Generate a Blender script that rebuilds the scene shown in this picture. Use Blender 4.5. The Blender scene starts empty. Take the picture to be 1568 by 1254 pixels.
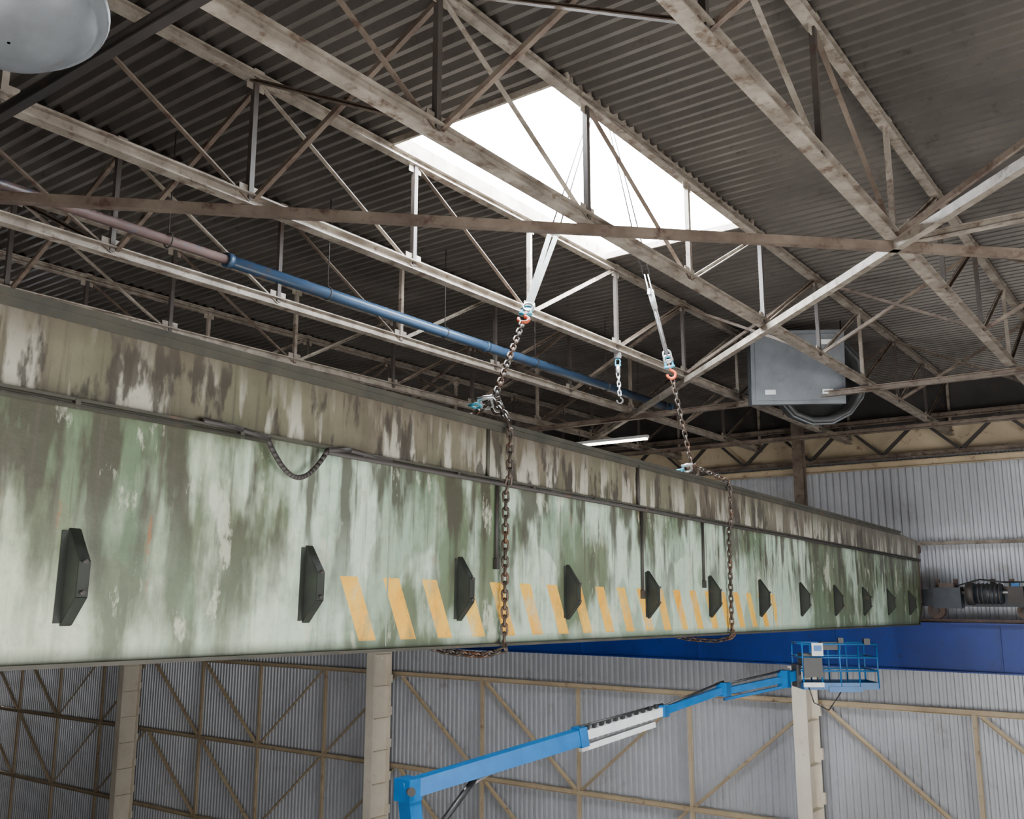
import bpy, bmesh, math, random
from mathutils import Vector, Matrix
random.seed(4)
H=15.5            # eye height above hall floor
V=lambda x,y,z: Vector((x,y,z+H))
scene=bpy.context.scene

# ------------------------------------------------------------------ materials
def newmat(name):
    m=bpy.data.materials.new(name); m.use_nodes=True
    nt=m.node_tree; nt.nodes.clear()
    out=nt.nodes.new('ShaderNodeOutputMaterial'); b=nt.nodes.new('ShaderNodeBsdfPrincipled')
    nt.links.new(b.outputs[0],out.inputs[0])
    return m,nt,b
def noise(nt,scale=(1,1,1),s=1.0,detail=4,rough=.6,loc=(0,0,0),vec=None):
    if vec is None:
        tc=nt.nodes.new('ShaderNodeTexCoord'); vec=tc.outputs['Object']
    mp=nt.nodes.new('ShaderNodeMapping'); mp.inputs['Scale'].default_value=scale; mp.inputs['Location'].default_value=loc
    nt.links.new(vec,mp.inputs[0])
    n=nt.nodes.new('ShaderNodeTexNoise'); n.inputs['Scale'].default_value=s
    n.inputs['Detail'].default_value=detail; n.inputs['Roughness'].default_value=rough
    nt.links.new(mp.outputs[0],n.inputs['Vector'])
    return n.outputs['Fac']
def rng(nt,v,a,b,c=0.,d=1.):
    n=nt.nodes.new('ShaderNodeMapRange'); n.inputs[1].default_value=a; n.inputs[2].default_value=b
    n.inputs[3].default_value=c; n.inputs[4].default_value=d
    nt.links.new(v,n.inputs[0]); return n.outputs[0]
def mth(nt,op,a,b=0.):
    n=nt.nodes.new('ShaderNodeMath'); n.operation=op
    for i,v in enumerate((a,b)):
        if isinstance(v,(int,float)): n.inputs[i].default_value=v
        else: nt.links.new(v,n.inputs[i])
    return n.outputs[0]
def mix(nt,f,a,b):
    n=nt.nodes.new('ShaderNodeMix'); n.data_type='RGBA'
    if isinstance(f,(int,float)): n.inputs[0].default_value=f
    else: nt.links.new(f,n.inputs[0])
    for i,v in ((6,a),(7,b)):
        if isinstance(v,tuple): n.inputs[i].default_value=(*v,1)
        else: nt.links.new(v,n.inputs[i])
    return n.outputs[2]
def bump(nt,b,h,st=.3,d=.02):
    n=nt.nodes.new('ShaderNodeBump'); n.inputs['Strength'].default_value=st; n.inputs['Distance'].default_value=d
    nt.links.new(h,n.inputs['Height']); nt.links.new(n.outputs[0],b.inputs['Normal'])
def dirty(name,c1,c2,rust=(.12,.05,.025),ra=.62,rb=.72,s=1.2,rough=.6,metal=0.,stretch=(1,1,1),rs=3.):
    m,nt,b=newmat(name)
    n1=noise(nt,stretch,s,6,.65); n2=noise(nt,stretch,rs,8,.7,(5,3,1))
    c=mix(nt,rng(nt,n1,.35,.65),c1,c2)
    c=mix(nt,rng(nt,n2,ra,rb),c,rust)
    nt.links.new(c,b.inputs['Base Color']); b.inputs['Roughness'].default_value=rough; b.inputs['Metallic'].default_value=metal
    bump(nt,b,n2,.15,.01)
    return m
def emis(name,c,st):
    m,nt,b=newmat(name); b.inputs['Base Color'].default_value=(*c,1)
    b.inputs['Emission Color'].default_value=(*c,1); b.inputs['Emission Strength'].default_value=st
    return m

M={}
M['truss']=dirty('truss_paint_weathered',(.38,.33,.27),(.165,.135,.105),(.10,.062,.04),.52,.66,1.8,rs=4.)
M['brace']=dirty('brace_paint_rusty',(.21,.165,.125),(.10,.07,.052),(.065,.034,.024),.52,.66,1.3,rs=4.)
M['strut']=dirty('strut_paint_dull',(.085,.07,.06),(.048,.04,.035),(.07,.04,.028),.54,.66,1.3,rs=5.)
M['dark']=dirty('dark_steel',(.045,.038,.034),(.028,.024,.022),(.08,.04,.028),.6,.7)
M['roof']=dirty('roof_sheet_metal',(.155,.138,.12),(.088,.077,.067),(.055,.042,.034),.58,.75,.35,.40,0.3)
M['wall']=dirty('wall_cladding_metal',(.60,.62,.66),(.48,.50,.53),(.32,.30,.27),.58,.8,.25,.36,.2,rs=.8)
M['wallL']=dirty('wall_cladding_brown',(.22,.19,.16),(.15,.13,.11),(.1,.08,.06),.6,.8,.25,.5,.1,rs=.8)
M['beige']=dirty('beige_paint',(.58,.47,.31),(.44,.35,.23),(.22,.13,.08),.58,.70,.8)
M['col']=dirty('column_cream_paint',(.82,.75,.62),(.70,.63,.51),(.38,.27,.18),.62,.74,.8)
M['blue']=dirty('blue_crane_paint',(.004,.030,.22),(.004,.021,.15),(.012,.015,.05),.6,.75,.5,.4)
M['lift']=dirty('lift_blue_paint',(.004,.135,.38),(.004,.105,.31),(.02,.08,.2),.66,.76,2,.35)
M['white']=dirty('white_paint',(.75,.76,.74),(.6,.61,.6),(.3,.28,.25),.66,.76,3,.4)
M['pipe']=dirty('pipe_blue_paint',(.032,.068,.125),(.022,.045,.085),(.09,.06,.05),.58,.68,.6,.35)
M['pipeb']=dirty('pipe_brown_paint',(.13,.085,.075),(.08,.05,.045),(.06,.09,.14),.55,.65,.6,.4)
M['chain']=dirty('chain_steel_rusty',(.11,.085,.07),(.055,.045,.037),(.15,.075,.042),.5,.62,9,.5,.6)
M['zinc']=dirty('zinc_plated_steel',(.62,.62,.62),(.45,.45,.45),(.3,.28,.25),.6,.7,9,.35,.7)
M['orange']=dirty('hook_orange',(.70,.12,.04),(.55,.08,.03),(.1,.04,.03),.66,.76,9)
M['cyan']=dirty('hook_blue',(.05,.36,.50),(.04,.28,.40),(.1,.06,.05),.66,.76,9)
M['strap']=dirty('webbing_white',(.72,.72,.70),(.55,.55,.52),(.35,.33,.3),.6,.7,6,.8)
M['grey']=dirty('galvanised_grey',(.16,.172,.185),(.105,.112,.12),(.08,.07,.06),.60,.74,1.5,.45,.2)
M['greyd']=dirty('fan_drum_dark_grey',(.07,.07,.07),(.04,.04,.04),(.07,.05,.045),.60,.74,1.5,.45,.2)
M['rubber']=dirty('tyre_rubber',(.03,.03,.03),(.02,.02,.02),(.05,.04,.04),.7,.8,3,.8)
M['black']=dirty('black_paint',(.02,.02,.02),(.03,.03,.03),(.04,.03,.03),.7,.8,3,.4)
M['concrete']=dirty('floor_concrete',(.36,.34,.31),(.28,.26,.24),(.18,.17,.16),.6,.8,.3,.7)
M['rustc']=dirty('rusty_bracket',(.09,.052,.036),(.05,.032,.026),(.13,.11,.09),.62,.7,3)
M['moss']=dirty('bracket_dark_green',(.020,.026,.018),(.012,.014,.011),(.06,.035,.022),.6,.7,4)
M['truck']=dirty('end_truck_dark_blue_grey',(.025,.034,.048),(.015,.02,.028),(.06,.04,.03),.6,.7,3,.4)
M['tube']=emis('fluorescent_tube',(1,.88,.74),14)

def girder_mat(band):
    m,nt,b=newmat('girder_band_paint' if band else 'girder_web_paint')
    tc=nt.nodes.new('ShaderNodeTexCoord'); sp=nt.nodes.new('ShaderNodeSeparateXYZ')
    nt.links.new(tc.outputs['Object'],sp.inputs[0]); X,Y,Z=sp.outputs
    o=tc.outputs['Object']
    big=noise(nt,(.50,.3,.30),1.,3,.5,(2.3,0,1.1),o)
    mid=noise(nt,(1.3,1,.62),1.,5,.6,(7,0,4),o)
    med=noise(nt,(1.6,1,.9),1.,6,.65,(0,0,4),o)
    strk=noise(nt,(4.2,1,.75),1.,4,.5,(3,0,0),o)
    strk2=noise(nt,(3.0,1,.55),1.,5,.6,(9,0,2),o)
    thin=noise(nt,(13.,1,.5),1.,4,.6,(2,0,5),o)
    fine=noise(nt,(1,1,1),9.,6,.7,(0,0,0),o)
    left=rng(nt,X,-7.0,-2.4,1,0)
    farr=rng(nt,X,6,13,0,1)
    if not band:
        light=mix(nt,rng(nt,med,.35,.65),(.44,.61,.47),(.60,.72,.57))
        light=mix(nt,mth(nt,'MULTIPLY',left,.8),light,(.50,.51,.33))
        green=mix(nt,rng(nt,med,.35,.65),(.065,.09,.042),(.145,.185,.10))
        f=mth(nt,'ADD',big,mth(nt,'MULTIPLY',mth(nt,'SUBTRACT',mid,.5),.60))
        f=mth(nt,'ADD',f,mth(nt,'MULTIPLY',mth(nt,'SUBTRACT',strk2,.5),.45))
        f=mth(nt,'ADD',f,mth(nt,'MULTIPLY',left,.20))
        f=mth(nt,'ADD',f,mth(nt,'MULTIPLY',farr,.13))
        f=mth(nt,'ADD',f,rng(nt,Z,-2.3,-.66,-.05,.02))
        c=mix(nt,rng(nt,f,.49,.62,0,.95),light,green)
        tint=rng(nt,noise(nt,(.8,1,.5),1.,2,.4,(31,0,3),o),.555,.57,0,.5)
        c=mix(nt,tint,c,(.12,.20,.11))
        up=rng(nt,Z,-2.35,-1.3,0,1)
        bs=mth(nt,'ADD',mth(nt,'ADD',mth(nt,'MULTIPLY',strk,.65),mth(nt,'MULTIPLY',mid,.35)),mth(nt,'MULTIPLY',left,.07))
        bs=mth(nt,'ADD',bs,mth(nt,'MULTIPLY',farr,.02))
        br=mth(nt,'MULTIPLY',rng(nt,bs,.50,.57),mth(nt,'ADD',mth(nt,'MULTIPLY',up,.80),.08))
        c=mix(nt,br,c,(.048,.042,.026))
        c=mix(nt,mth(nt,'MULTIPLY',rng(nt,thin,.54,.66),mth(nt,'ADD',mth(nt,'MULTIPLY',up,.55),.14)),c,(.08,.07,.05))
        w=rng(nt,noise(nt,(2.6,1,1.0),1.,6,.65,(6,0,6),o),.58,.62)
        c=mix(nt,mth(nt,'MULTIPLY',w,.6),c,(.62,.64,.50))
        u=mth(nt,'ADD',X,mth(nt,'MULTIPLY',Z,.48))
        saw=mth(nt,'FRACT',mth(nt,'DIVIDE',mth(nt,'ADD',u,20.26),.60))
        st=mth(nt,'LESS_THAN',saw,.40)
        for op,v,t in (('GREATER_THAN',X,-2.62),('LESS_THAN',X,9.2),('LESS_THAN',Z,-1.86),('GREATER_THAN',Z,-2.47)):
            st=mth(nt,'MULTIPLY',st,mth(nt,op,v,t))
        wear=rng(nt,noise(nt,(3,1,1.6),1.,7,.7,(1,0,8),o),.34,.50,.35,1)
        c=mix(nt,mth(nt,'MULTIPLY',st,wear),c,mix(nt,rng(nt,med,.4,.6),(.92,.42,.015),(.92,.56,.08)))
        rs=mth(nt,'MULTIPLY',rng(nt,noise(nt,(4,1,.8),1.,7,.7,(13,0,3),o),.64,.70),.85)
        c=mix(nt,rs,c,(.28,.11,.035))
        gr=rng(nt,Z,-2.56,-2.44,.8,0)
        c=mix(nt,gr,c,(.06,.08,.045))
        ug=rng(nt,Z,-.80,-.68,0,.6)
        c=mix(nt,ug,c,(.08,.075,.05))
    else:
        base=mix(nt,rng(nt,med,.35,.65),(.09,.073,.05),(.19,.165,.115))
        base=mix(nt,mth(nt,'MULTIPLY',rng(nt,big,.45,.6),.45),base,(.13,.155,.08))
        w=rng(nt,mth(nt,'ADD',strk2,mth(nt,'MULTIPLY',mth(nt,'SUBTRACT',strk,.5),.6)),.50,.57)
        w=mth(nt,'MULTIPLY',w,rng(nt,Z,-.64,-.2,1,.2))
        c=mix(nt,mth(nt,'MULTIPLY',w,.9),base,(.58,.56,.47))
        d=rng(nt,noise(nt,(4.0,1,1.2),1.,5,.6,(21,0,3),o),.53,.59)
        c=mix(nt,mth(nt,'MULTIPLY',d,.85),c,(.036,.029,.023))
        c=mix(nt,rng(nt,thin,.55,.66,0,.55),c,(.06,.048,.038))
        top=rng(nt,Z,-.26,-.05,0,.65)
        c=mix(nt,top,c,(.09,.07,.052))
    c=mix(nt,rng(nt,fine,.52,.8,0,.45),c,(.10,.095,.065))
    nt.links.new(c,b.inputs['Base Color']); b.inputs['Roughness'].default_value=.42
    bump(nt,b,fine,.25,.01)
    return m
M['web']=girder_mat(False); M['band']=girder_mat(True)
M['edge']=dirty('girder_edge_grime',(.065,.06,.045),(.035,.035,.026),(.10,.055,.036),.6,.7,2)
M['seam']=dirty('girder_seam_paint',(.30,.37,.29),(.22,.27,.2),(.2,.13,.08),.6,.7,2)

# ------------------------------------------------------------------ mesh builder
class MB:
    def __init__(s,*mats): s.bm=bmesh.new(); s.mats=list(mats)
    def mi(s,k):
        if k not in s.mats: s.mats.append(k)
        return s.mats.index(k)
    def frame(s,p,q,up=Vector((0,0,1))):
        d=(q-p).normalized()
        if abs(d.dot(up))>.98: up=Vector((1,0,0))
        r=d.cross(up).normalized(); u=r.cross(d).normalized()
        return d,r,u
    def prism(s,p,q,prof,k,up=Vector((0,0,1)),smooth=False):
        p=Vector(p);q=Vector(q); d,r,u=s.frame(p,q,Vector(up)); i=s.mi(k)
        a=[s.bm.verts.new(p+r*x+u*y) for x,y in prof]; b=[s.bm.verts.new(q+r*x+u*y) for x,y in prof]
        n=len(prof)
        for j in range(n):
            f=s.bm.faces.new((a[j],a[(j+1)%n],b[(j+1)%n],b[j])); f.material_index=i; f.smooth=smooth
        f=s.bm.faces.new(a[::-1]); f.material_index=i
        f=s.bm.faces.new(b); f.material_index=i
    def bar(s,p,q,w,h,k,up=(0,0,1)):
        s.prism(p,q,[(-w/2,-h/2),(w/2,-h/2),(w/2,h/2),(-w/2,h/2)],k,up)
    def ibeam(s,p,q,w,h,k,up=(0,0,1),t=.02):
        a,b=w/2,h/2; e=t/2
        s.prism(p,q,[(-a,-b),(a,-b),(a,-b+t),(e,-b+t),(e,b-t),(a,b-t),(a,b),(-a,b),(-a,b-t),(-e,b-t),(-e,-b+t),(-a,-b+t)],k,up)
    def angle(s,p,q,w,k,up=(0,0,1),t=.014,flip=1):
        a=w/2
        pr=[(-a,-a),(a,-a),(a,-a+t),(-a+t,-a+t),(-a+t,a),(-a,a)]
        if flip<0: pr=[(-x,y) for x,y in pr][::-1]
        s.prism(p,q,pr,k,up)
    def tube(s,p,q,r,k,n=12,r2=None):
        p=Vector(p);q=Vector(q); d,rr,u=s.frame(p,q); i=s.mi(k); r2=r if r2 is None else r2
        A=[];B=[]
        for j in range(n):
            t=2*math.pi*j/n; v=rr*math.cos(t)+u*math.sin(t)
            A.append(s.bm.verts.new(p+v*r)); B.append(s.bm.verts.new(q+v*r2))
        for j in range(n):
            f=s.bm.faces.new((A[j],A[(j+1)%n],B[(j+1)%n],B[j])); f.material_index=i; f.smooth=True
        f=s.bm.faces.new(A[::-1]); f.material_index=i
        f=s.bm.faces.new(B); f.material_index=i
    def box(s,c,size,k,rot=None):
        i=s.mi(k); c=Vector(c); R=rot or Matrix.Identity(3); x,y,z=[v/2 for v in size]
        vs=[s.bm.verts.new(c+R@Vector((a*x,b*y,e*z))) for a in(-1,1) for b in(-1,1) for e in(-1,1)]
        for q in ((0,1,3,2),(4,6,7,5),(0,4,5,1),(2,3,7,6),(0,2,6,4),(1,5,7,3)):
            f=s.bm.faces.new([vs[t] for t in q]); f.material_index=i
    def path(s,pts,r,k,n=8):
        for a,b in zip(pts,pts[1:]): s.tube(a,b,r,k,n)
    def torus(s,c,ax,up,R,r,k,stretch=0,n=14,m=6,arc=1.):
        c=Vector(c);ax=Vector(ax).normalized();up=Vector(up); up=(up-ax*up.dot(ax)).normalized(); nn=ax.cross(up)
        i=s.mi(k); rings=[]; closed=arc>=1.
        cnt=n if closed else n+1
        for j in range(cnt):
            t=2*math.pi*arc*j/n; ca,sa=math.cos(t),math.sin(t)
            off=stretch/2*(1 if ca>0 else -1)
            cen=c+ax*(ca*R+off)+up*(sa*R); rad=ax*ca+up*sa
            rings.append([s.bm.verts.new(cen+(rad*math.cos(2*math.pi*l/m)+nn*math.sin(2*math.pi*l/m))*r) for l in range(m)])
        for j in range(n):
            A=rings[j];B=rings[(j+1)%cnt]
            for l in range(m):
                f=s.bm.faces.new((A[l],A[(l+1)%m],B[(l+1)%m],B[l])); f.material_index=i; f.smooth=True
    def revolve(s,c,axis,prof,k,n=32):
        c=Vector(c);ax=Vector(axis).normalized(); t=Vector((1,0,0)) if abs(ax.x)<.9 else Vector((0,1,0))
        r=ax.cross(t).normalized();u=ax.cross(r); i=s.mi(k); rings=[]
        for R,h in prof: rings.append([s.bm.verts.new(c+ax*h+(r*math.cos(2*math.pi*j/n)+u*math.sin(2*math.pi*j/n))*R) for j in range(n)])
        for A,B in zip(rings,rings[1:]):
            for j in range(n):
                f=s.bm.faces.new((A[j],A[(j+1)%n],B[(j+1)%n],B[j])); f.material_index=i; f.smooth=True
    def mesh(s,name):
        bmesh.ops.recalc_face_normals(s.bm,faces=s.bm.faces)
        me=bpy.data.meshes.new(name); s.bm.to_mesh(me); s.bm.free()
        for k in s.mats: me.materials.append(M[k])
        return me
    def obj(s,name,parent=None,mw=None):
        o=bpy.data.objects.new(name,s.mesh(name)); scene.collection.objects.link(o)
        if parent: o.parent=parent
        if mw is not None: o.matrix_world=mw
        return o
def empty(name,mw=None):
    o=bpy.data.objects.new(name,None); scene.collection.objects.link(o)
    if mw is not None: o.matrix_world=mw
    return o

# ------------------------------------------------------------------ hall shell
XN,XW,YR,YL=-4.,33.,-10.,70.
ZR=6.86
def corr(b,k,u0,u1,pitch,depth,f):
    i=b.mi(k); pr=[(0,0),(.30,0),(.45,1),(.85,1)]
    n=int(round((u1-u0)/pitch)); prev=None
    for j in range(n+1):
        for fr,d in (pr if j<n else [(0,0)]):
            u=u0+(j+fr)*pitch
            cur=(b.bm.verts.new(f(u,d*depth,0)),b.bm.verts.new(f(u,d*depth,1)))
            if prev:
                fa=b.bm.faces.new((prev[0],cur[0],cur[1],prev[1])); fa.material_index=i
            prev=cur
OX0,OX1,OY0,OY1=9.9,16.3,6.42,9.55
b=MB('roof')
def ry(ya,yb): return lambda u,d,e: V(u,(ya,yb)[e],ZR+d)
corr(b,'roof',XN-.1,OX0,(OX0-XN+.1)/56,.12,ry(YR,YL))
corr(b,'roof',OX1,XW+.1,(XW+.1-OX1)/67,.12,ry(YR,YL))
corr(b,'roof',OX0,OX1,.2461538,.12,ry(YR,OY0))
corr(b,'roof',OX0,OX1,.2461538,.12,ry(OY1,YL))
b.obj('ceiling')
def cwall(name,fn,u0,u1,pitch=.24,depth=.07,k='wall'):
    b=MB(k); corr(b,k,u0,u1,pitch,depth,fn); return b.obj(name)
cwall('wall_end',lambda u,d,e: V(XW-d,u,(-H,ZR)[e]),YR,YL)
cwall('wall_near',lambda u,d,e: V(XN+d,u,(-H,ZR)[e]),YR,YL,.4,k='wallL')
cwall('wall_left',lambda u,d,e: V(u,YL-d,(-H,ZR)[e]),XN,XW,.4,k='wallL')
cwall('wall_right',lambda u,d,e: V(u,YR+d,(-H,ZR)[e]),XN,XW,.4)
b=MB('concrete'); b.box(V((XN+XW)/2,(YR+YL)/2,-H-.1),(XW-XN+.4,YL-YR+.4,.2),'concrete'); b.obj('floor')
b=MB('truss')
for x in (OX0,OX1): b.bar(V(x,OY0-.1,ZR-.02),V(x,OY1+.1,ZR-.02),.05,.10,'truss')
for y in (OY0,OY1): b.bar(V(OX0,y,ZR+.03),V(OX1,y,ZR+.03),.04,.24,'truss')
b.obj('trim_1')

# ------------------------------------------------------------------ roof trusses
nx=lambda n: 4.16+3.165*n
JY=lambda j: 3.21*j
ZB,ZT=5.0,6.74
b=MB('truss')
L=lambda x,z: Vector((x,0,z))
b.ibeam(L(XN+.2,ZB),L(XW-.3,ZB),.17,.16,'truss')
b.ibeam(L(XN+.2,ZT),L(XW-.3,ZT),.15,.13,'truss')
for n in range(-2,10):
    x=nx(n)
    b.angle(L(x,ZB),L(x,ZT),.075,'strut' if n%3 else 'truss',(1,0,0))
    b.box(L(x,ZB+.12),(.34,.014,.16),'truss'); b.box(L(x,ZT-.11),(.28,.014,.14),'truss')
    if n<9:
        x2=nx(n+1)
        if n<3: b.angle(L(x,ZT),L(x2,ZB),.065,'truss' if n%2 else 'brace') 
        else: b.angle(L(x,ZB),L(x2,ZT),.065,'truss' if n%2 else 'brace')
    b.box(L(x,ZT+.07),(.16,.16,.03),'truss')
tm=b.mesh('roof_truss')
for j in range(-3,22):
    o=bpy.data.objects.new('roof_truss',tm); scene.collection.objects.link(o); o.location=(0,JY(j),H)

ZC=ZB-.15
def diag(b,j0,n0,j1,n1,k='brace'): b.angle(V(nx(n0),JY(j0),ZC),V(nx(n1),JY(j1),ZC),.125,k,t=.02)
b=MB('brace')
diag(b,-1,5,5,-1); 
diag(b,5,-1,6,0); diag(b,6,0,12,6); diag(b,12,6,15,9)
diag(b,7,9,13,3); diag(b,13,3,18,-2)
diag(b,-2,0,7,9,'truss')
b.ibeam(V(nx(0),YR+.3,ZB-.15),V(nx(0),JY(21),ZB-.15),.10,.12,'dark')
b.ibeam(V(nx(-1),YR+.3,ZB-.15),V(nx(-1),JY(21),ZB-.15),.10,.12,'dark')
b.ibeam(V(nx(3)+.2,-6.,ZB-.02),V(nx(3)+.2,JY(1),ZB-.02),.12,.12,'truss')
for n in (6,8): b.ibeam(V(nx(n),YR+.3,ZB-.2),V(nx(n),JY(21),ZB-.2),.14,.14,'brace')
b.obj('wind_bracing')
b=MB('brace')
for n in (1,5,7):
    for j in range(-1,21):
        b.angle(V(nx(n)+.08,JY(j),ZT-.05),V(nx(n)+.08,JY(j+1),ZB+.05),.065,'brace')
        b.angle(V(nx(n)-.08,JY(j+1),ZT-.05),V(nx(n)-.08,JY(j),ZB+.05),.065,'brace')
b.angle(V(nx(3),JY(0),ZT),V(nx(3),JY(1),ZB),.08,'brace')
b.angle(V(nx(3),JY(-1),ZT),V(nx(3),JY(0),ZB),.08,'brace')
b.tube(V(XN+.3,4.4,ZT-.1),V(XW-.5,4.4,ZT-.1),.014,'dark',6)
b.obj('sway_bracing')

# service pipe
b=MB('pipe')
b.tube(V(8.8,12.0,5.11),V(24,12.0,5.11),.10,'pipe',20)
b.tube(V(XN+.5,12.0,5.11),V(8.8,12.0,5.11),.075,'pipeb',20)
for x in (8.8,15.4,23.9): b.tube(V(x-.05,12,5.11),V(x+.05,12,5.11),.12,'pipe',20)
for n in range(-1,7):
    b.torus(V(nx(n)+.4,12,5.11),(0,0,1),(0,1,0),.11,.012,'dark'); b.tube(V(nx(n)+.4,12,5.22),V(nx(n)+.4,12,ZR),.01,'dark',6)
b.obj('service_pipe')

# ------------------------------------------------------------------ end wall framing
b=MB('beige')
xg=32.55
for z in (-3.65,-7.6,-11.55): b.ibeam(V(xg,YR+.2,z),V(xg,YL-.2,z),.20,.18,'beige')
b.ibeam(V(xg,YR+.2,1.5),V(xg,YL-.2,1.5),.12,.12,'truss')
b.ibeam(V(xg,YR+.2,4.1),V(xg,YL-.2,4.1),.22,.22,'beige')
cols=[11.2+19*k for k in range(-1,4)]
for yc in cols:
    for q in range(1,4):
        y=yc-19*q/4.
        if y<YR+.3: continue
        b.ibeam(V(xg,y,-H),V(xg,y,-3.65),.13,.13,'beige',(1,0,0))
    for lv,(z0,z1) in enumerate(((-3.75,-7.5),(-7.7,-11.45))):
        for q in range(4):
            ya=yc-19*q/4.; yb=yc-19*(q+1)/4.
            if yb<YR: continue
            if q<2: b.angle(V(xg-.05,ya-.2,z0),V(xg-.05,yb+.1,z1),.12,'beige')
            else:   b.angle(V(xg-.05,ya-.1,z1),V(xg-.05,yb+.2,z0),.12,'beige')
b.obj('wall_framing')
b=MB('beige')
b.box(V(32.85,(YR+YL)/2,4.95),(.10,YL-YR-.4,.9),'beige')
b.box(V(32.85,(YR+YL)/2,6.12),(.10,YL-YR-.4,1.4),'dark')  # dark sheet over the upper wall, standing in for shadow above the beige panel
b.ibeam(V(32.3,YR+.3,5.55),V(32.3,YL-.3,5.55),.16,.16,'brace')
b.ibeam(V(32.3,YR+.3,4.35),V(32.3,YL-.3,4.35),.14,.14,'brace')
y=YR+.5;k=0
while y<YL-2:
    b.angle(V(32.3,y,4.4 if k%2 else 5.5),V(32.3,y+1.2,5.5 if k%2 else 4.4),.1,'dark')
    if k%4==0: b.bar(V(32.3,y,4.4),V(32.9,y,4.4),.08,.08,'dark')
    y+=1.2;k+=1
b.obj('eaves_lattice_girder')
for yc in cols:
    b=MB('col')
    b.ibeam(V(31.25,yc,-H),V(31.25,yc,-2.42),.46,1.1,'col',(1,0,0),t=.05)
    z=-H+.6
    while z<-2.6:
        for s in (-.12,.12): b.box(V(31.25,yc+s,z),(1.0,.22,.03),'col')
        b.box(V(31.72,yc-.27,z+.3),(.12,.12,.35),'col')
        z+=1.35
    b.box(V(31.25,yc,-2.40),(1.2,.6,.06),'col'); b.box(V(31.25,yc,-H+.05),(1.6,.8,.1),'col')
    b.ibeam(V(31.95,yc,-2.4),V(31.95,yc,ZT),.34,.34,'brace',(1,0,0),t=.025)
    b.obj('building_column')
b=MB('blue')
b.ibeam(V(31.,YR+.3,-1.63),V(31.,YL-.3,-1.63),.56,1.42,'blue',t=.04)
y=YR+1
while y<YL-1:
    b.box(V(31.05,y,-1.63),(.3,.02,1.34),'blue'); y+=4.75
b.bar(V(31.,YR+.3,-.87),V(31.,YL-.3,-.87),.07,.1,'rustc')
b.obj('crane_runway_beam')

# ------------------------------------------------------------------ suspended box girder
d=Vector((1,.0189,-.017)).normalized(); t=Vector((-.0189,1,0)).normalized(); zz=d.cross(t)
G=Matrix(((d.x,t.x,zz.x,9.015),(d.y,t.y,zz.y,6.8),(d.z,t.z,zz.z,1.957+H),(0,0,0,1)))
g=empty('suspended_box_girder',G)
S0,S1,W,HT=-12.2,21.35,1.0,2.555
def ch(b,name):
    o=b.obj(name); o.parent=g; return o
b=MB('web')
prof=[(S0,-.66),(S1,-.66),(S1,-HT+.55),(S1-.5,-HT),(S0,-HT)]
def plate(b,prof,y0,y1,k):
    i=b.mi(k); A=[b.bm.verts.new((x,y0,z)) for x,z in prof]; B=[b.bm.verts.new((x,y1,z)) for x,z in prof]; n=len(prof)
    b.bm.faces.new(A).material_index=i; b.bm.faces.new(B[::-1]).material_index=i
    for j in range(n): b.bm.faces.new((A[j],B[j],B[(j+1)%n],A[(j+1)%n])).material_index=i
plate(b,prof,0,W,'web')
ch(b,'web_plates')
b=MB('band'); 
plate(b,[(S0,-.03),(S1-2.2,-.03),(S1,-.12),(S1,-.66),(S0,-.66)],-.03,W+.03,'band'); ch(b,'top_band')
b=MB('edge','band')
b.box(((S0+S1)/2-1.1,W/2,0),(S1-S0-2.2,W+.20,.05),'edge')
b.box(((S0+S1)/2-1.1,-.06,-.055),(S1-S0-2.2,.02,.07),'edge')
b.box(((S0+S1)/2,-.05,-.665),(S1-S0,.09,.022),'edge')
b.box(((S0+S1)/2-.25,W/2,-HT-.012),(S1-S0-.5,W+.12,.03),'edge')
b.bar((S1-.5,W/2,-HT),(S1,W/2,-HT+.55),W+.1,.03,'edge',(0,0,1))
b.box(((S0+S1)/2-1.4,.5,.06),(S1-S0-3.,.07,.09),'dark')
ch(b,'flanges')
b=MB('dark','edge')
b.tube((-11.5,-.085,-.715),(-3.62,-.085,-.715),.022,'edge'); b.tube((-2.9,-.085,-.715),(S1-.1,-.085,-.715),.026,'dark')
pts=[(-3.62+.72*u,-.10,-.70-.30*math.sin(math.pi*u**1.0)**.9) for u in [i/20 for i in range(21)]]
b.path([(-4.3,-.09,-.64),(-3.9,-.10,-.66)]+pts+[(-2.6,-.10,-.66),(-2.0,-.09,-.70)],.024,'dark')
s=-11.4
while s<S1-.5: b.box((s,-.08,-.70),(.04,.05,.07),'edge'); s+=1.5
for s,z1 in ((-.08,-1.65),(3.58,-1.95),(5.77,-1.75)):
    b.tube((s,-.03,-.68),(s,-.03,z1),.022,'dark'); b.box((s,-.03,z1),(.06,.05,.12),'dark')
b.tube((3.44,-.05,-.05),(3.44,-.05,-.7),.025,'dark')
b.tube((-.3,-.05,-.03),(-.3,-.05,-.72),.02,'edge')
for s in (-1.9,9.,15.): b.box((s,-.002,-1.6),(.018,.008,1.86),'seam')
ch(b,'conduit')
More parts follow.
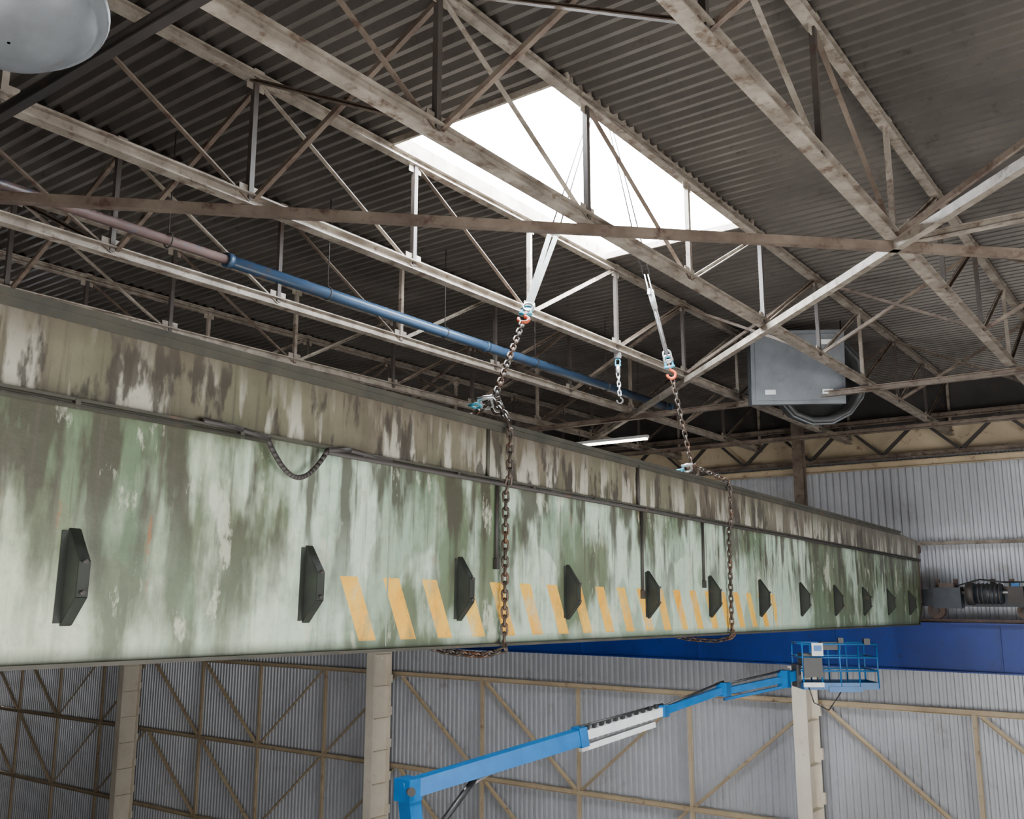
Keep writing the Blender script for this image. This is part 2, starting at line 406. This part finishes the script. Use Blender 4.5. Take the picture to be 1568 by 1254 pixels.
for k in range(12):
    s=-5.26+2.24*k+.004*k*k
    if k==0: s-=.05
    b=MB('moss')
    z0,z1=-1.60,-2.29; pw=.17; ww=.08
    pr=[(0,z0),(-pw,z0-.24),(-pw,z1+.20),(0,z1)]
    for e in (0,ww):
        A=[b.bm.verts.new((s+e,y,z)) for y,z in pr]; B=[b.bm.verts.new((s+e+.012,y,z)) for y,z in pr]
        b.bm.faces.new(A);b.bm.faces.new(B[::-1])
        for j in range(4): b.bm.faces.new((A[j],B[j],B[(j+1)%4],A[(j+1)%4]))
    b.box((s+ww/2,-pw,(z0+z1)/2-.02),(ww,.012,(z0-z1)-.44),'moss')
    b.bar((s+ww/2,0,z0),(s+ww/2,-pw,z0-.24),ww,.012,'moss'); b.bar((s+ww/2,0,z1),(s+ww/2,-pw,z1+.2),ww,.012,'moss')
    b.box((s-.02,-.004,(z0+z1)/2),(.07,.01,.66),'moss')
    b.tube((s+ww/2,-pw,-1.84),(s+ww/2,-pw-.035,-1.84),.016,'dark',8); b.tube((s+ww/2,-pw,-2.06),(s+ww/2,-pw-.035,-2.06),.016,'dark',8)
    ch(b,'stiffener_bracket')
b=MB('rustc')
b.box((S1+.03,W/2,-.35),(.06,W,.5),'rustc'); b.box((S1+.15,.2,-.22),(.25,.3,.26),'rustc')
b.tube((S1+.18,-.05,-.36),(S1+.18,.6,-.36),.12,'rustc'); b.box((S1+.02,W/2,-1.3),(.04,W+.06,1.3),'rustc')
b.box((S1+.06,.1,-.9),(.1,.14,.5),'dark'); b.box((S1+.06,.6,-1.4),(.12,.2,.4),'dark')
ch(b,'end_bracket')

# ------------------------------------------------------------------ chains and rigging
def resample(pts,step):
    acc=0.;res=[Vector(pts[0])]
    for a,c in zip(pts,pts[1:]):
        a=Vector(a);c=Vector(c);Ls=(c-a).length;dd=(c-a)/Ls;dcur=step-acc
        while dcur<=Ls: res.append(a+dd*dcur); dcur+=step
        acc=Ls-(dcur-step)
    return res
def chain(b,pts,k='chain',pitch=.096,R=.033,r=.0155):
    ps=resample(pts,pitch)
    for i,(a,c) in enumerate(zip(ps,ps[1:])):
        dd=(c-a).normalized(); ref=Vector((0,0,1)) if abs(dd.z)<.9 else Vector((1,0,0))
        s1=dd.cross(ref).normalized(); s2=dd.cross(s1)
        up=(s1+s2) if i%2 else (s1-s2)
        b.torus((a+c)/2,dd,up,R,r,k,stretch=pitch-.036,n=12,m=6)
def gp(s,y,z): return G@Vector((s,y,z))
def shackle(b,c,ax,k,sz=.09):
    c=Vector(c); ax=Vector(ax).normalized()
    b.torus(c,ax,Vector((.6,-.8,.1)),sz*.55,sz*.17,k,stretch=sz*.6,n=16,m=8)
    side=(Vector((.6,-.8,.1))-ax*Vector((.6,-.8,.1)).dot(ax)).normalized()
    b.tube(c-ax*sz*.7-side*sz*.75,c-ax*sz*.7+side*sz*.75,sz*.2,k,10)
def hook(b,c,dn,k,sz=.1):
    c=Vector(c); dn=Vector(dn).normalized(); side=Vector((.592,-.806,0))
    b.tube(c-dn*sz*1.6,c-dn*sz*.5,sz*.22,k,10)
    b.torus(c+dn*sz*.3,-dn,side,sz*.75,sz*.27,k,n=14,m=8,arc=.78)
def sling(hp,cp,s,topP,name,turn):
    b=MB('chain','strap')
    hp=Vector(hp);cp=Vector(cp);topP=Vector(topP)
    ax=(hp-cp).normalized()
    chain(b,[hp-ax*.28,cp])
    loop=[cp, gp(s-.02,-.13,.07), gp(s,-.15,-.1), gp(s+.0,-.15,-.66), gp(s+.01,-.09,-.8), gp(s+.03,-.075,-HT+.02), gp(s+.0,-.12,-HT-.06), gp(s,.2,-HT-.14), gp(s,.75,-HT-.12), gp(s,W+.12,-HT-.05), gp(s,W+.16,.0), gp(s,W-.1,.10), gp(s,.45,.17), cp]
    chain(b,loop)
    o=b.obj(name,g); o.matrix_parent_inverse=G.inverted()
    b=MB('zinc')
    shackle(b,cp+Vector((-.08,.05,-.05)),(.7,.3,-.4),'zinc',.13); shackle(b,cp+Vector((.06,0,-.08)),(.2,-.3,-.8),'chain',.12)
    shackle(b,cp+Vector((-.20,.12,-.10)),(.9,.2,-.1),'cyan',.09)
    hook(b,hp-ax*.18,-ax,'orange',.095)
    shackle(b,hp+ax*.02,ax,'cyan',.12); shackle(b,hp+ax*.14,ax,'zinc',.12)
    up=(topP-hp).normalized()
    side=Vector((.592,-.806,0))
    if turn:
        b.tube(hp+up*.15,topP-up*.5,.022,'zinc',8); b.tube(topP-up*.62,topP-up*.28,.05,'strap',12)
        for q in (-.03,.03): b.tube(hp+up*.2+side*q,topP+side*q,.012,'zinc',6)
        b.box(topP-up*.32,(.14,.06,.1),'zinc')
    else:
        for q in (-.055,.055): b.bar(hp+up*.15+side*q*.4,topP+side*q,.07,.012,'strap',(.8,.6,0))
        shackle(b,topP-up*.02,up,'zinc',.12)
    b.torus(hp+up*.08,up,side,.07,.02,'zinc')
    b.obj('hook_set',o)
    b=MB('zinc')
    ap=V(12.57,7.4,8.3)
    for q in (-.06,.06): b.tube(topP+side*q,ap+side*q*.3,.013,'dark',6)
    b.obj('wire_rope',o)
    return o
o=sling(V(10.42,7.4,3.85),V(9.12,6.98,2.33),0.,V(11.16,7.4,5.31),'lifting_sling_chain',False)
sling(V(14.76,7.4,3.95),V(14.95,7.12,2.13),6.73,V(14.0,7.4,5.385),'lifting_sling_chain',True)
b=MB('zinc'); b.torus(V(12.57,7.4,8.35),(0,0,1),(1,0,0),.12,.03,'zinc'); b.tube(V(12.57,7.4,8.48),V(12.57,7.4,13),.02,'dark',8); b.obj('master_ring',o)
b=MB('zinc'); x0=16.85
b.box(V(x0,9.63,4.86),(.1,.12,.14),'zinc'); shackle(b,V(x0,9.63,4.70),(0,0,1),'cyan',.09)
b.tube(V(x0,9.63,4.64),V(x0,9.63,4.47),.05,'zinc',12); chain(b,[V(x0,9.63,4.47),V(x0,9.6,3.98)],'zinc')
hook(b,V(x0,9.6,3.9),(0,0,-1),'dark',.08); b.obj('chain_hoist')

# ------------------------------------------------------------------ end truck on runway beam
b=MB('dark','rustc')
b.box(V(30.95,5.4,-.20),(.5,3.9,.50),'truck'); b.box(V(30.95,5.6,.09),(.62,2.6,.08),'rustc')
for y in (4.5,6.9):
    b.tube(V(30.8,y,-.57),V(31.1,y,-.57),.24,'rustc',20); b.tube(V(30.72,y,-.57),V(30.8,y,-.57),.1,'dark',12)
b.tube(V(30.5,5.0,-.08),V(30.5,5.75,-.08),.28,'truck',16); b.tube(V(30.5,5.75,-.08),V(30.5,5.95,-.08),.32,'dark',16)
for i in range(6): b.tube(V(30.5,5.05+i*.11,-.08),V(30.5,5.09+i*.11,-.08),.305,'dark',16)
b.tube(V(30.5,3.5,-.04),V(30.5,4.4,-.04),.27,'truck',16); b.tube(V(30.5,3.4,-.04),V(30.5,3.5,-.04),.18,'rustc',16)
b.tube(V(30.5,2.9,-.04),V(30.5,6.9,-.04),.05,'zinc',12)
b.box(V(30.45,6.45,-.2),(.45,.75,.6),'truck'); b.box(V(30.4,6.45,.16),(.3,.4,.14),'rustc'); b.tube(V(30.95,3.44,-.25),V(30.95,3.2,-.25),.13,'black',12)
b.box(V(30.45,4.65,-.12),(.35,.4,.5),'dark'); b.box(V(30.42,4.65,.16),(.2,.2,.12),'lift')
for y in (4.8,5.3,6.3,6.8): b.box(V(30.8,y,.22),(.1,.12,.25),'rustc')
b.path([V(30.6,4.,.1),V(30.6,4.3,.25),V(30.6,5.,.25),V(30.6,5.6,.33),V(30.6,6.4,.1)],.025,'black',6)
b.obj('crane_end_truck')

# ------------------------------------------------------------------ lamps and extract unit
b=MB('white','tube')
b.bar(V(24.8,13.2,4.52),V(24.8,15.9,4.52),.16,.08,'white'); b.tube(V(24.75,13.25,4.45),V(24.75,15.85,4.45),.028,'tube',10); b.tube(V(24.85,13.25,4.45),V(24.85,15.85,4.45),.028,'tube',10)
for y in (13.5,15.6): b.tube(V(24.8,y,4.55),V(24.8,y,ZR),.008,'dark',6)
b.obj('fluorescent_batten_lamp')
def dome(c,r,name,top):
    b=MB('grey')
    ax=Vector((-.10,-.25,-.96)).normalized()
    b.revolve(c,ax,[(.02,-.9*r),(.25*r,-.9*r),(.30*r,-.7*r),(.70*r,-.55*r),(.97*r,-.22*r),(1.04*r,.0),(1.05*r,.05*r),(1.0*r,.12*r),(.95*r,.10*r),(.90*r,.20*r),(.72*r,.42*r),(.45*r,.58*r),(.2*r,.65*r),(.01,.66*r)],'grey',48)
    q=c-ax*r*.88
    b.tube(q,Vector((q.x,q.y,H+top)),.015,'dark',8)
    b.obj(name)
dome(V(2.42,5.60,3.58),.53,'high_bay_lamp',ZR)
fc=V(23.6,7.95,5.40); ax=Vector((-.80,-.50,-.12)).normalized()
r_=ax.cross(Vector((0,0,1))).normalized();u_=r_.cross(ax)
if r_.dot(Vector((.592,-.806,0)))>0: r_=-r_
if u_.z<0: u_=-u_
b=MB('grey')
dc=fc-r_*.30-u_*.10
b.revolve(dc,ax,[(.02,-.1),(.95,-.1),(1.0,.25),(1.12,.28),(1.12,-.6),(.6,-.85),(.02,-.88)],'greyd',14)
b.revolve(dc,ax,[(1.13,.18),(1.17,.18),(1.17,.10),(1.13,.10)],'grey',14)
R=Matrix((r_,u_,ax)).transposed()
b.box(fc+ax*.50+r_*.38+u_*.18,(2.3,1.85,.5),'grey',R)
b.box(fc+ax*.765+r_*.38+u_*.18,(2.1,1.65,.03),'grey',R)
for sx,sy in ((-1,1),(1,-1),(-1,-1)): b.box(fc+ax*.80+r_*.38+u_*.18+r_*sx*.7+u_*sy*.62,(.26,.12,.03),'white',R)
for s in (-.8,.8): b.tube(fc+r_*s+ax*.5,fc+r_*s+ax*.5+Vector((0,0,1.4)),.02,'dark',8)
b.obj('roof_extract_unit')

# ------------------------------------------------------------------ boom lift
bl=empty('boom_lift')
J1=V(15.75,14.29,-4.11);J2=V(19.76,12.53,-3.37);J3=V(22.04,11.52,-2.93);J4=V(23.92,10.72,-2.52);J5=V(25.7,9.75,-2.33)
T=V(16.9,13.8,-H+1.4)
b=MB('lift','white')
dd=(J2-J1).normalized(); 
b.bar(J1-dd*.15,J2,.30,.36,'lift'); b.box(J1,(.4,.45,.45),'lift'); b.tube(J1+Vector((-.2,-.28,0)),J1+Vector((.2,.28,0)),.09,'dark',14)
b.bar(J2-dd*.6,J3,.20,.20,'white'); b.bar(J2-dd*.1,J2+dd*.12,.36,.44,'lift')
b.bar(J3,J4,.17,.18,'lift'); 
un=Vector((0,0,-.28))
b.bar(J2+un,J3+un*.9-dd*.3,.14,.13,'white'); b.tube(J2+un*.2+Vector((0,0,.28)),J3+Vector((0,0,.16)),.03,'black',8)
for f in [i/12 for i in range(1,12)]:
    p=J2.lerp(J3,f)+Vector((0,0,.15)); b.box(p,(.1,.08,.1),'black')
b.tube(J3+Vector((0,0,.1)),J4+Vector((0,0,.2)),.03,'black',8)
b.box(J4,(.3,.3,.34),'lift'); b.box(J3,(.24,.24,.28),'lift')
b.bar(J4+Vector((0,0,-.05)),J5,.14,.17,'lift'); b.bar(J4+Vector((0,0,-.25)),J5+Vector((0,0,-.20)),.07,.07,'lift'); b.tube(J4+Vector((0,0,.12)),J5+Vector((0,0,.22)),.03,'black',8)
b.box(J5,(.28,.28,.45),'lift')
b.bar(J1+Vector((0,0,.1)),T+Vector((-.1,.1,1.2)),.32,.36,'lift',(1,0,0)); b.bar(J1+Vector((.0,0,-.6)),T+Vector((.35,-.2,1.1)),.14,.18,'lift',(1,0,0))
b.tube(J1+Vector((.3,-.1,-1.3)),J1.lerp(J2,.36)+Vector((0,0,-.22)),.07,'black',12); b.tube(J1.lerp(J2,.30)+Vector((0,0,-.36)),J1.lerp(J2,.44)+Vector((0,0,-.2)),.04,'zinc',10)
b.obj('boom',bl)
b=MB('lift')
b.box(T+Vector((.2,-.1,.55)),(2.4,1.6,1.1),'lift'); b.box(T+Vector((.2,-.1,.0)),(1.,1.,.3),'black')
b.box(T+Vector((1.3,-.1,.5)),(.5,1.7,1.2),'white'); b.obj('turret',bl)
b=MB('lift')
b.box(T+Vector((.2,-.1,-.5)),(2.9,1.3,.6),'lift')
for sx in (-1.15,1.15):
    for sy in (-1,1):
        c=T+Vector((.2+sx,-.1+sy*.85,-.9)); c.z=.5
        b.tube(c-Vector((0,.2,0)),c+Vector((0,.2,0)),.5,'rubber',24); b.tube(c-Vector((0,.22,0)),c+Vector((0,.22,0)),.24,'white',16)
    b.box((T.x+.2+sx,T.y-.1,.55),(.25,1.5,.2),'black')
b.obj('chassis',bl)
B=V(26.75,8.72,-2.56); rr=Vector((.592,-.806,0)); ff=Vector((.806,.592,0)); R=Matrix((rr,ff,Vector((0,0,1)))).transposed()
b=MB('lift','dark')
bp=lambda x,y,z: B+rr*x+ff*y+Vector((0,0,z))
b.box(bp(0,0,0),(2.0,.95,.06),'dark',R)
for y in (-.475,.475): b.bar(bp(-1,y,.06),bp(1,y,.06),.04,.18,'lift')
for x in (-1,1): b.bar(bp(x,-.475,.06),bp(x,.475,.06),.04,.18,'lift')
for z in (.45,.8,1.15):
    for y in (-.475,.475): b.tube(bp(-1,y,z),bp(1,y,z),.024,'lift',8)
    for x in (-1,1): b.tube(bp(x,-.475,z),bp(x,.475,z),.024,'lift',8)
for x in (-1,-.5,0,.5,1):
    for y in (-.475,.475): b.tube(bp(x,y,0),bp(x,y,1.15),.024,'lift',8)
b.box(bp(-.75,-.50,.55),(.5,.1,.5),'black',R); b.box(bp(-.62,-.56,1.02),(.3,.05,.34),'white',R); b.box(bp(-.62,-.6,1.05),(.2,.02,.14),'lift',R)
b.box(bp(-.2,-.3,1.1),(.5,.3,.2),'black',R); b.box(bp(.1,-.5,-.02),(.9,.06,.14),'lift',R); b.box(bp(-.75,-.53,.1),(.55,.03,.12),'white',R)
b.box(bp(.75,-.45,1.22),(.16,.12,.16),'black',R); b.box(bp(.05,-.45,1.25),(.14,.1,.14),'black',R)
b.bar(J5,bp(-1.0,0,.35),.2,.25,'lift'); b.box(bp(-1.05,0,.3),(.12,.5,.6),'black',R)
b.box(bp(-.85,-.2,.75),(.3,.4,.3),'black',R)
b.path([bp(-.9,-.5,.1),bp(-.8,-.6,-.35),bp(-.4,-.55,-.55),bp(0,-.5,-.05)],.015,'black',6)
b.obj('basket',bl)

b=MB('blue'); b.box(V(14,YR+.15,-H+4.5),(14,.12,9),'blue')
for i in range(9): b.box(V(14,YR+.25,-H+.5+i),(14,.06,.06),'dark')
b.obj('door_1')

# ------------------------------------------------------------------ light
w=bpy.data.worlds.new('World'); scene.world=w; w.use_nodes=True
bg=w.node_tree.nodes['Background']; bg.inputs[0].default_value=(.86,.93,1,1); bg.inputs[1].default_value=70
def area(name,loc,target,sx,sy,p,col=(1,1,1)):
    l=bpy.data.lights.new(name,'AREA'); l.shape='RECTANGLE'; l.size=sx; l.size_y=sy; l.energy=p; l.color=col
    o=bpy.data.objects.new(name,l); scene.collection.objects.link(o); o.location=loc
    o.rotation_euler=(Vector(target)-Vector(loc)).to_track_quat('-Z','Y').to_euler(); return o
area('fill_light_side',V(15,YR+.5,-4),V(17,10,-4),26,8,5200,(1,.98,.95))  # added fill lamp in front of the solid side wall, no window behind it
area('fill_light_near',V(XN+.5,6,-6),V(33,18,-8),14,8,4800,(1,.99,.98))  # second added fill lamp, inside the windowless near wall and out of view

# ------------------------------------------------------------------ camera
cam=bpy.data.cameras.new('camera'); co=bpy.data.objects.new('camera',cam); scene.collection.objects.link(co)
cam.sensor_width=36; cam.lens=36*1450/1568.; cam.clip_end=300
co.location=(0,0,H)
p=math.atan(278/1450.); f=Vector((.806*math.cos(p),.592*math.cos(p),math.sin(p)))
co.rotation_euler=f.to_track_quat('-Z','Y').to_euler()
scene.camera=co
